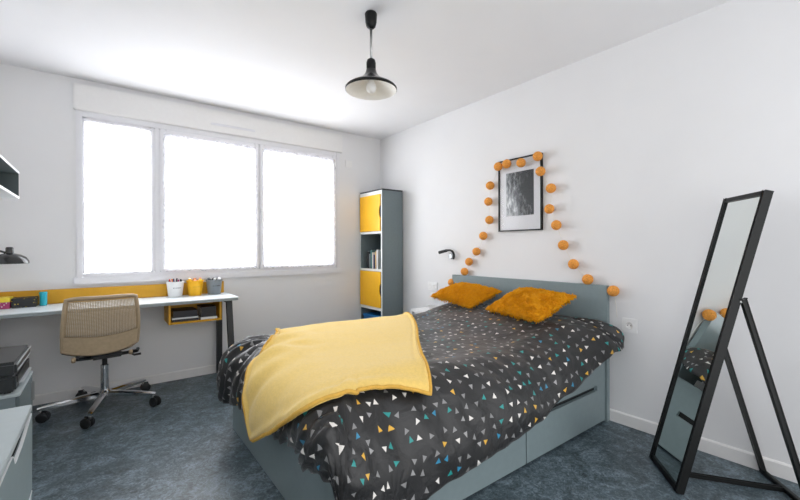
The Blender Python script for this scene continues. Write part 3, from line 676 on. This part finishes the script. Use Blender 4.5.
def side_foot(y): return (.315, table(y, [(-2.45, .375), (-2.3, .325), (-2.1, .29), (-1.9, .27), (-1.56, .255)]))
def side_left(x): return (.31, table(x, [(-1.8, .27), (-.2, .32)]))
def side_head(y): return (.135, .60)
def hem(c, dx, dy):
    """outward offset vector and hem height for a direction off the inner rectangle"""
    ax, ay = abs(dx), abs(dy)
    hx, zx = side_foot(c[1]) if dx < 0 else side_head(c[1])
    hy, zy = side_right(c[0]) if dy < 0 else side_left(c[0])
    w = math.atan2(ay, ax)/(math.pi/2); w = w*w*(3-2*w); b = math.sin(2*math.atan2(ay, ax))
    k = .75 if dx < 0 else .42
    ox = math.copysign(ax**k*hx, dx) if ax > 1e-9 else 0; oy = math.copysign(ay**k*hy, dy) if ay > 1e-9 else 0
    z = lerp(zx, zy, w)
    if dx < 0 and dy < 0:
        th = math.atan2(ay, ax)/(math.pi/2); z = lerp(zx-.03*th, zy-.26*(1-sst(.55, 1, th)), sst(.47, .60, th)); ox *= 1+.20*b; oy *= 1+.18*b
    if dx < 0 and dy > 0: z -= .03*b; ox *= 1+.20*b; oy *= 1+.20*b
    if dx > 0 and dy < 0: z -= .0*b; oy *= 1+.12*b; ox *= 1+.1*b
    return ox, oy, z
def profile(c, dx, dy, n=18):
    ox, oy, zh = hem(c, dx, dy); zt = ztop(*c); drop = zt-zh
    sd = sst(.72, 1, -dy); cb = 2*abs(dx*dy) if dx < 0 else 0; hd = sd*sst(-1.2, -.2, c[0])       # the near side falls in a flatter slope, most of all by the headboard
    r1 = .80-.16*sd-.14*hd+.16*cb; r2 = 1.09-.11*sd-.10*hd+.05*cb; z2 = .62-.06*sd-.06*hd+.10*cb
    P = [(0, zt), (r1, zt+.03), (r2, zh+z2*drop), (1.0, zh)]
    pts = []; L = [0]
    for i in range(n+1):
        t = i/n; a = (1-t)**3; b = 3*t*(1-t)**2; d = 3*t*t*(1-t); e = t**3
        r = b*P[1][0]+d*P[2][0]+e*P[3][0]; z = a*P[0][1]+b*P[1][1]+d*P[2][1]+e*P[3][1]
        pts.append((c[0]+ox*r, c[1]+oy*r, z))
        if i: L.append(L[-1]+math.dist(pts[-1], pts[-2]))
    return pts, L
def along(pts, L, d):
    if d >= L[-1]:
        a, b = pts[-2], pts[-1]; k = (d-L[-1])/max(1e-6, L[-1]-L[-2]); return tuple(b[i]+(b[i]-a[i])*k for i in range(3))
    for i in range(1, len(L)):
        if d <= L[i]:
            k = (d-L[i-1])/max(1e-9, L[i]-L[i-1]); return tuple(lerp(pts[i-1][j], pts[i][j], k) for j in range(3))
def S(p, q):
    c = (min(PX1, max(PX0, p)), min(QY1, max(QY0, q))); e = (p-c[0], q-c[1]); d = math.hypot(*e)
    if d < 1e-9: return (c[0], c[1], ztop(*c))
    pts, L = profile(c, e[0]/d, e[1]/d); return along(pts, L, d)
#DUVET-END
def wr(p, q):
    """duvet wrinkles: soft quilting, creases fanning from the bunched foot corners"""
    w = .010*noise.noise((p*3.1, q*3.1, 2.2))+.005*noise.noise((p*9, q*9, 5.1))
    # long soft folds running down the near side
    s_ = sst(-2.30, -2.75, q); w += s_*(.016*noise.noise(((p+.6*q)*5, (q-.6*p)*1.6, 9))+.007*noise.noise(((p+.6*q)*13, (q-.6*p)*3, 1)))
    # puckers at the far foot corner
    cx_, cy_ = -1.95, -1.50; r_ = math.hypot(p+1.75, q+1.62); a_ = math.atan2(q+1.62, p+1.75)
    k = sst(.12, .30, r_)*sst(-1.55, -1.85, p)*sst(-1.95, -1.55, q)
    w += k*(.007*noise.noise((a_*6+noise.noise((p*5, q*5, 3)), r_*2.5, 8))+.011*noise.noise((a_*17+1.5*noise.noise((p*7, q*7, 6)), r_*4, 4))+.011*math.sin(a_*34+5*noise.noise((p*5, q*5, 12))+r_*6))
    # gathered creases along the foot hem
    f_ = sst(-1.92, -2.10, p)*sst(-1.9, -2.1, q); w += f_*(.016*noise.noise((q*9+p*5, p*2.5-q*1.5, 7))+.014*noise.noise((q*22+p*16, p*5-q*3, 2))+.006*math.sin(q*75+p*55+5*noise.noise((p*6, q*6, 13))))
    # shallow tug lines across the middle of the bed
    t_ = sst(-1.5, -1.1, p)*sst(-.55, -.9, p)*sst(-2.6, -2.3, q); w += t_*.006*math.sin(30*(p*.6-q*.35)+5*noise.noise((p*2.2, q*2.2, 4)))
    return w
def duvet():
    per = []
    def run(a, b, n, d):
        for k in range(n): per.append(((lerp(a[0], b[0], k/n), lerp(a[1], b[1], k/n)), d))
    def fan(c, a0, a1, n):
        for k in range(n): a = R(lerp(a0, a1, k/n)); per.append((c, (math.cos(a), math.sin(a))))
    run((PX1, QY0), (PX0, QY0), 90, (0, -1)); fan((PX0, QY0), 270, 180, 44)
    run((PX0, QY0), (PX0, QY1), 60, (-1, 0)); fan((PX0, QY1), 180, 90, 44)
    run((PX0, QY1), (PX1, QY1), 80, (0, 1)); fan((PX1, QY1), 90, 0, 16)
    run((PX1, QY1), (PX1, QY0), 50, (1, 0)); fan((PX1, QY0), 360, 270, 24)
    bm = bmesh.new(); rings = []; cl = []
    NI, NO = 22, 40; n = len(per)
    profs = [profile(c, *d) for c, d in per]
    for i in range(0, NI+1):
        t = i/NI; row = []
        for (c, d) in per:
            m = (max(-1.35, min(-.65, c[0])), -2.005); p = (lerp(m[0], c[0], t), lerp(m[1], c[1], t)); row.append((bm.verts.new((p[0], p[1], ztop(*p))), p))
        rings.append(row)
    for i in range(1, NO+1):
        row = []
        for (c, d), (pts, L) in zip(per, profs):
            dd = L[-1]*i/NO; p = (c[0]+d[0]*dd, c[1]+d[1]*dd); row.append((bm.verts.new(along(pts, L, dd)), p))
        rings.append(row)
    # turn the hem under
    row = []
    for (v_, p), (c, d) in zip(rings[-1], per): row.append((bm.verts.new(v_.co+Vector((-d[0]*.035, -d[1]*.035, -.004))), (p[0]+d[0]*.03, p[1]+d[1]*.03)))
    rings.append(row)
    cloth = {}
    for row in rings:
        for v_, p in row: cloth[v_] = p
    for a, b in zip(rings, rings[1:]):
        for k in range(n): bm.faces.new((a[k][0], a[(k+1) % n][0], b[(k+1) % n][0], b[k][0]))
    bmesh.ops.recalc_face_normals(bm, faces=bm.faces); bm.normal_update()
    if bm.faces[0].normal.z < 0: 
        for f_ in bm.faces: f_.normal_flip()
    bm.normal_update()
    disp = {v_: v_.normal*wr(*cloth[v_]) for v_ in bm.verts}
    for row in rings[:NI+1]:
        for v_, p in row: disp[v_] = Vector((0, 0, wr(*p)))
    for v_ in bm.verts: v_.co += disp[v_]
    for v_ in bm.verts: v_.co.x = min(v_.co.x, -.058)
    uvl = bm.loops.layers.uv.new('UVMap')
    for f_ in bm.faces:
        for l in f_.loops: l[uvl].uv = cloth[l.vert]
    bmesh.ops.remove_doubles(bm, verts=[v_ for row in rings[:NI+1] for v_, p in row], dist=1e-5)
    m = MB(); m.bm.free(); m.bm = bm
    o = m.build('duvet', M['duvet'], None, True, keep=True)
    return tag(o, 'charcoal duvet scattered with small coloured triangles spread over the bed', 'duvet')
duvet()

# yellow throw lying over the foot of the duvet: a four-sided sheet given by its edges in cloth coordinates
TH = dict(
    right=[(-0.59, -1.18), (-0.7, -1.43), (-0.8, -1.615), (-1.02, -1.92), (-1.227, -2.181), (-1.44, -2.47), (-1.592, -2.704)],
    front=[(-1.592, -2.704), (-1.609, -2.695), (-1.634, -2.682), (-1.66, -2.672), (-1.686, -2.66), (-1.713, -2.649), (-1.744, -2.639), (-1.778, -2.629), (-1.816, -2.628), (-1.854, -2.629), (-1.909, -2.629), (-1.988, -2.636), (-2.022, -2.652), (-2.05, -2.636), (-2.079, -2.62), (-2.104, -2.602), (-2.127, -2.583), (-2.145, -2.554), (-2.163, -2.511), (-2.177, -2.45), (-2.206, -2.386), (-2.239, -2.313), (-2.278, -2.219), (-2.328, -2.117), (-2.367, -2.041)],
    foot=[(-1.72, -1.18), (-1.77, -1.36), (-1.923, -1.686), (-1.979, -1.747), (-2.039, -1.8), (-2.089, -1.839), (-2.162, -1.903), (-2.236, -1.956), (-2.311, -1.975), (-2.366, -1.993), (-2.367, -2.041)],
    far=[(-0.59, -1.18), (-1.0, -1.18), (-1.45, -1.18), (-1.72, -1.18)])
#TH-END
def poly_at(pts, t):
    L = [0]
    for a, b in zip(pts, pts[1:]): L.append(L[-1]+math.dist(a, b))
    d = t*L[-1]
    # Catmull-Rom through the points
    for i in range(len(pts)-1):
        if d <= L[i+1] or i == len(pts)-2:
            k = (d-L[i])/(L[i+1]-L[i]); p0 = pts[max(0, i-1)]; p1 = pts[i]; p2 = pts[i+1]; p3 = pts[min(len(pts)-1, i+2)]
            return tuple(.5*(2*p1[j]+(p2[j]-p0[j])*k+(2*p0[j]-5*p1[j]+4*p2[j]-p3[j])*k*k+(3*p1[j]-p0[j]-3*p2[j]+p3[j])*k**3) for j in range(2))
def throw():
    def cloth(s_, t):      # s: far -> front, t: right -> foot
        A, B, Cc, D = TH['right'][0], TH['right'][-1], TH['far'][-1], TH['front'][-1]
        e0 = poly_at(TH['far'], t); e1 = poly_at(TH['front'], t); f0 = poly_at(TH['right'], s_); f1 = poly_at(TH['foot'], s_)
        return tuple((1-s_)*e0[j]+s_*e1[j]+(1-t)*f0[j]+t*f1[j]-((1-s_)*(1-t)*A[j]+s_*(1-t)*B[j]+(1-s_)*t*Cc[j]+s_*t*D[j]) for j in range(2))
    def surf(p, q, off):
        a = Vector(S(p, q)); h_ = .004; n_ = (Vector(S(p+h_, q))-a).cross(Vector(S(p, q+h_))-a).normalized()
        if n_.z < -.2 : n_ = -n_
        return a+n_*off
    NS, NT = 80, 100; top = []; bot = []; bm = bmesh.new(); hemr = []
    for i in range(NS+1):
        r0, r1 = [], []
        for j in range(NT+1):
            s_, t = i/NS, j/NT; p, q = cloth(s_, t)
            w = .006*noise.noise((p*4, q*4, 11))+.003*noise.noise((p*11, q*11, 3))
            fw2 = sst(.55, .95, t)*sst(.2, .45, s_)*sst(1.0, .75, s_); w += fw2*(.012+.014*math.sin(24*s_-10*t+4*noise.noise((p*4, q*4, 1)))+.026*noise.noise((s_*10-t*3, t*5+s_*2, 21)))
            w += .010*sst(.15, 0, t)*math.sin(8*s_+2)
            d_ = min(s_*.75, (1-s_)*.75, t*1.2, (1-t)*1.2)
            rim = .009*math.exp(-((d_-.022)/.010)**2)-.004*math.exp(-((d_-.045)/.008)**2)
            base = .026+max(-.004, w*.8+.004)
            # the hem is doubled and thicker; its outer edge rolls down on to the duvet
            r0.append(bm.verts.new(surf(p, q, base+rim+.004))); r1.append(bm.verts.new(surf(p, q, max(.014, base-.010))))
        top.append(r0); bot.append(r1)
    for i in range(NS):
        for j in range(NT):
            bm.faces.new((top[i][j], top[i+1][j], top[i+1][j+1], top[i][j+1])); bm.faces.new((bot[i][j], bot[i][j+1], bot[i+1][j+1], bot[i+1][j]))
    def rim_(a, b):
        for k in range(len(a)-1): bm.faces.new((a[k], a[k+1], b[k+1], b[k]))
    rim_(top[0], bot[0]); rim_(top[-1][::-1], bot[-1][::-1]); rim_([r[0] for r in top][::-1], [r[0] for r in bot][::-1]); rim_([r[-1] for r in top], [r[-1] for r in bot])
    m = MB(); m.bm.free(); m.bm = bm; edge = []
    for i in range(0, NT+1): edge.append(top[NS][i].co.copy())
    fo = [top[NS-i][NT].co.copy() for i in range(1, NS+1)]
    ri = [top[i][0].co.copy() for i in range(0, NS)]
    o = m.build('throw_blanket', M['throw'], None, 60); tag(o, 'pale yellow fleece throw spread over the foot of the bed', 'blanket')
    path = ri+edge+fo
    hm = MB(); hm.tube(path, .0085, 8)
    for v_ in hm.bm.verts: pass
    oo = hm.build('hem', M['throwhem'], None, True); oo.parent = o; oo.location = oo.location-o.location; oo['label'] = 'darker stitched yellow hem'
throw()

# cushions: four corners, plump middle, shaggy pile
def cushion(corners, label, seed, thick=.135, tufts=5200):
    FL, FR, BR, BL = [Vector(c) for c in corners]; rr = random.Random(seed)
    nrm = (FR-FL).cross(BL-FL).normalized()
    if nrm.z < 0: nrm = -nrm
    def mid(a, b):
        # edges pull in between the pointed corners
        u = a+.035*math.sin(math.pi*b)*(1-2*a)*1.0; v_ = b+.035*math.sin(math.pi*a)*(1-2*b)
        return FL.lerp(FR, u).lerp(BL.lerp(BR, u), v_)
    def prof(a, b): return (max(0, (1-abs(2*a-1)**2.4)*(1-abs(2*b-1)**2.4)))**.55
    def P(a, b, s_): return mid(a, b)+nrm*(s_*thick*.5*prof(a, b)*(1 if s_ > 0 else .75)+.01*noise.noise((a*5, b*5, seed*3+s_)))
    m = MB(); N = 30
    m.grid(lambda a, b: P(a, b, 1), N, N); m.grid(lambda a, b: P(a, b, -1), N, N); bmesh.ops.remove_doubles(m.bm, verts=m.bm.verts, dist=.004)
    bmesh.ops.recalc_face_normals(m.bm, faces=m.bm.faces)
    c = (FL+FR+BL+BR)/4
    for k in range(tufts):
        a, b = rr.random(), rr.random(); s_ = 1 if rr.random() < .78 else -1
        p = P(a, b, s_); e = .01; n_ = (P(min(1, a+e), b, s_)-P(max(0, a-e), b, s_)).cross(P(a, min(1, b+e), s_)-P(a, max(0, b-e), s_))
        if n_.length < 1e-9: continue
        n_.normalize()
        if n_.dot(nrm)*s_ < 0: n_ = -n_
        edge = min(a, 1-a, b, 1-b)
        if edge < .03: n_ = (n_*.4+(p-c).normalized()).normalized()
        cl = Vector((noise.noise(p*22), noise.noise(p*22+Vector((9, 3, 1))), noise.noise(p*22+Vector((2, 8, 5)))))
        dr = (n_*.75+cl*1.1+Vector((rr.uniform(-.35, .35), rr.uniform(-.35, .35), rr.uniform(-.45, .15)))).normalized()
        if dr.dot(n_) < .15: dr = (dr+n_*.5).normalized()
        ln = rr.uniform(.012, .022); w_ = rr.uniform(.0026, .0046); t1 = dr.orthogonal().normalized(); t2 = dr.cross(t1)
        q0 = [m.bm.verts.new(p-n_*.003+(t1*math.cos(g_)+t2*math.sin(g_))*w_) for g_ in (0, 2.1, 4.2)]
        mp = p+dr*ln*.55; q1 = [m.bm.verts.new(mp+(t1*math.cos(g_)+t2*math.sin(g_))*w_*.8) for g_ in (0, 2.1, 4.2)]
        tip = m.bm.verts.new(p+dr*ln+Vector((0, 0, -.004))+cl*.006)
        for k_ in range(3):
            m.bm.faces.new((q0[k_], q0[(k_+1) % 3], q1[(k_+1) % 3], q1[k_])); m.bm.faces.new((q1[k_], q1[(k_+1) % 3], tip))
    o = m.build('cushion', M['fur'], None, True, keep=True); return tag(o, label, 'cushion', 'shaggy cushions at the head of the bed')
cushion([(-.33, -1.29, .722), (-.41, -1.85, .690), (-.15, -1.95, .810), (-.16, -1.53, .848)], 'left shaggy amber cushion, farther from the mirror, leaning at the headboard', 3)
cushion([(-.37, -1.975, .685), (-.485, -2.50, .682), (-.16, -2.59, .832), (-.15, -2.13, .845)], 'right shaggy amber cushion, nearer the mirror, leaning at the headboard', 5)

# ------------------------------------------------------------------ standing mirror
mW = Vector((math.cos(-2.45594858), math.sin(-2.45594858), 0)); mN = Vector((mW.y, -mW.x, 0)); mT = .2474
mU = Vector((0, 0, 1))*math.cos(mT)-mN*math.sin(mT); mF = Vector((0, 0, 1))*math.sin(mT)+mN*math.cos(mT)
mO = Vector((-.3235, -3.0868, .0075)); mw, mh, fw_, fd_ = .324, 1.452, .020, .030
sm_ = thing('standing_mirror', mO+mW*mw/2, 'tall black-framed floor mirror leaning back on its stand by the right wall', 'mirror')
def mp_(u, v_, d=0): return mO+mW*u+mU*v_+mF*d
def bar(m, u0, u1, v0, v1, d0, d1):
    t = bmesh.new(); bmesh.ops.create_cube(t, size=1)
    for q in t.verts: q.co = mp_((u0+u1)/2+q.co.x*(u1-u0), (v0+v1)/2+q.co.y*(v1-v0), (d0+d1)/2+q.co.z*(d1-d0))
    bmesh.ops.bevel(t, geom=t.edges[:], offset=.0025, segments=2, affect='EDGES'); m.merge(t)
m = MB(); bar(m, 0, fw_, 0, mh, -fd_, 0); bar(m, mw-fw_, mw, 0, mh, -fd_, 0); bar(m, fw_-.002, mw-fw_+.002, 0, fw_+.004, -fd_, 0); bar(m, fw_-.002, mw-fw_+.002, mh-fw_, mh, -fd_, 0)
m.build('mirror_frame', M['black'], sm_)
m = MB(); bar(m, fw_-.004, mw-fw_+.004, fw_, mh-fw_+.004, -.012, -.006); m.build('mirror_glass', M['mirror'], sm_)
m = MB(); bar(m, fw_-.004, mw-fw_+.004, fw_, mh-fw_+.004, -.022, -.0125); m.build('back_panel', M['blackp'], sm_)
F1, F2 = Vector((-.030, -3.502, .0105)), Vector((-.268, -3.697, .0105))
st = MB(); st.beam(F1-(F2-F1).normalized()*.008, F2+(F2-F1).normalized()*.008, .022, .020); st.build('stand_foot', M['black'], sm_)
st = MB(); st.beam((F1+F2)/2, mp_(mw/2, .02, -fd_), .018, .014); st.build('stand_strut', M['black'], sm_)
for F, u in ((F1, .004), (F2, mw-.004)):
    tp = mp_(u, .955, -fd_-.008); st = MB(); st.beam(F, tp, .020, .018, tuple(mW)); l = st.build('leg', M['black'], sm_)
    MB().tube([mp_(u, .94, -fd_+.002), mp_(u, .94, -fd_-.022)], .006, 10).build('pivot_pin', M['white'], l, True)

# ------------------------------------------------------------------ light, world, camera
wd = bpy.data.worlds.new('world'); scene.world = wd; wd.use_nodes = True
bg = wd.node_tree.nodes['Background']; bg.inputs[0].default_value = (.98, .985, 1.0, 1); bg.inputs[1].default_value = 1.62

cam = bpy.data.cameras.new('camera'); co = bpy.data.objects.new('camera', cam); COL.objects.link(co); scene.camera = co
cam.sensor_width = 36; cam.lens = 390/800*36; cam.shift_y = (248.6-250)/800; cam.clip_start = .02
co.location = (-2.718, -3.966, 1.158)
yaw = math.atan2(297, 390)
co.rotation_euler = (R(90), 0, -yaw)
co.rotation_euler = (Matrix.Rotation(-yaw, 4, 'Z') @ Matrix.Rotation(R(90), 4, 'X') @ Matrix.Rotation(R(-.18), 4, 'Z')).to_euler()
vs = scene.view_settings; vs.view_transform = 'Standard'; vs.look = 'None'; vs.exposure = .42; vs.gamma = 1; vs.use_curve_mapping = False
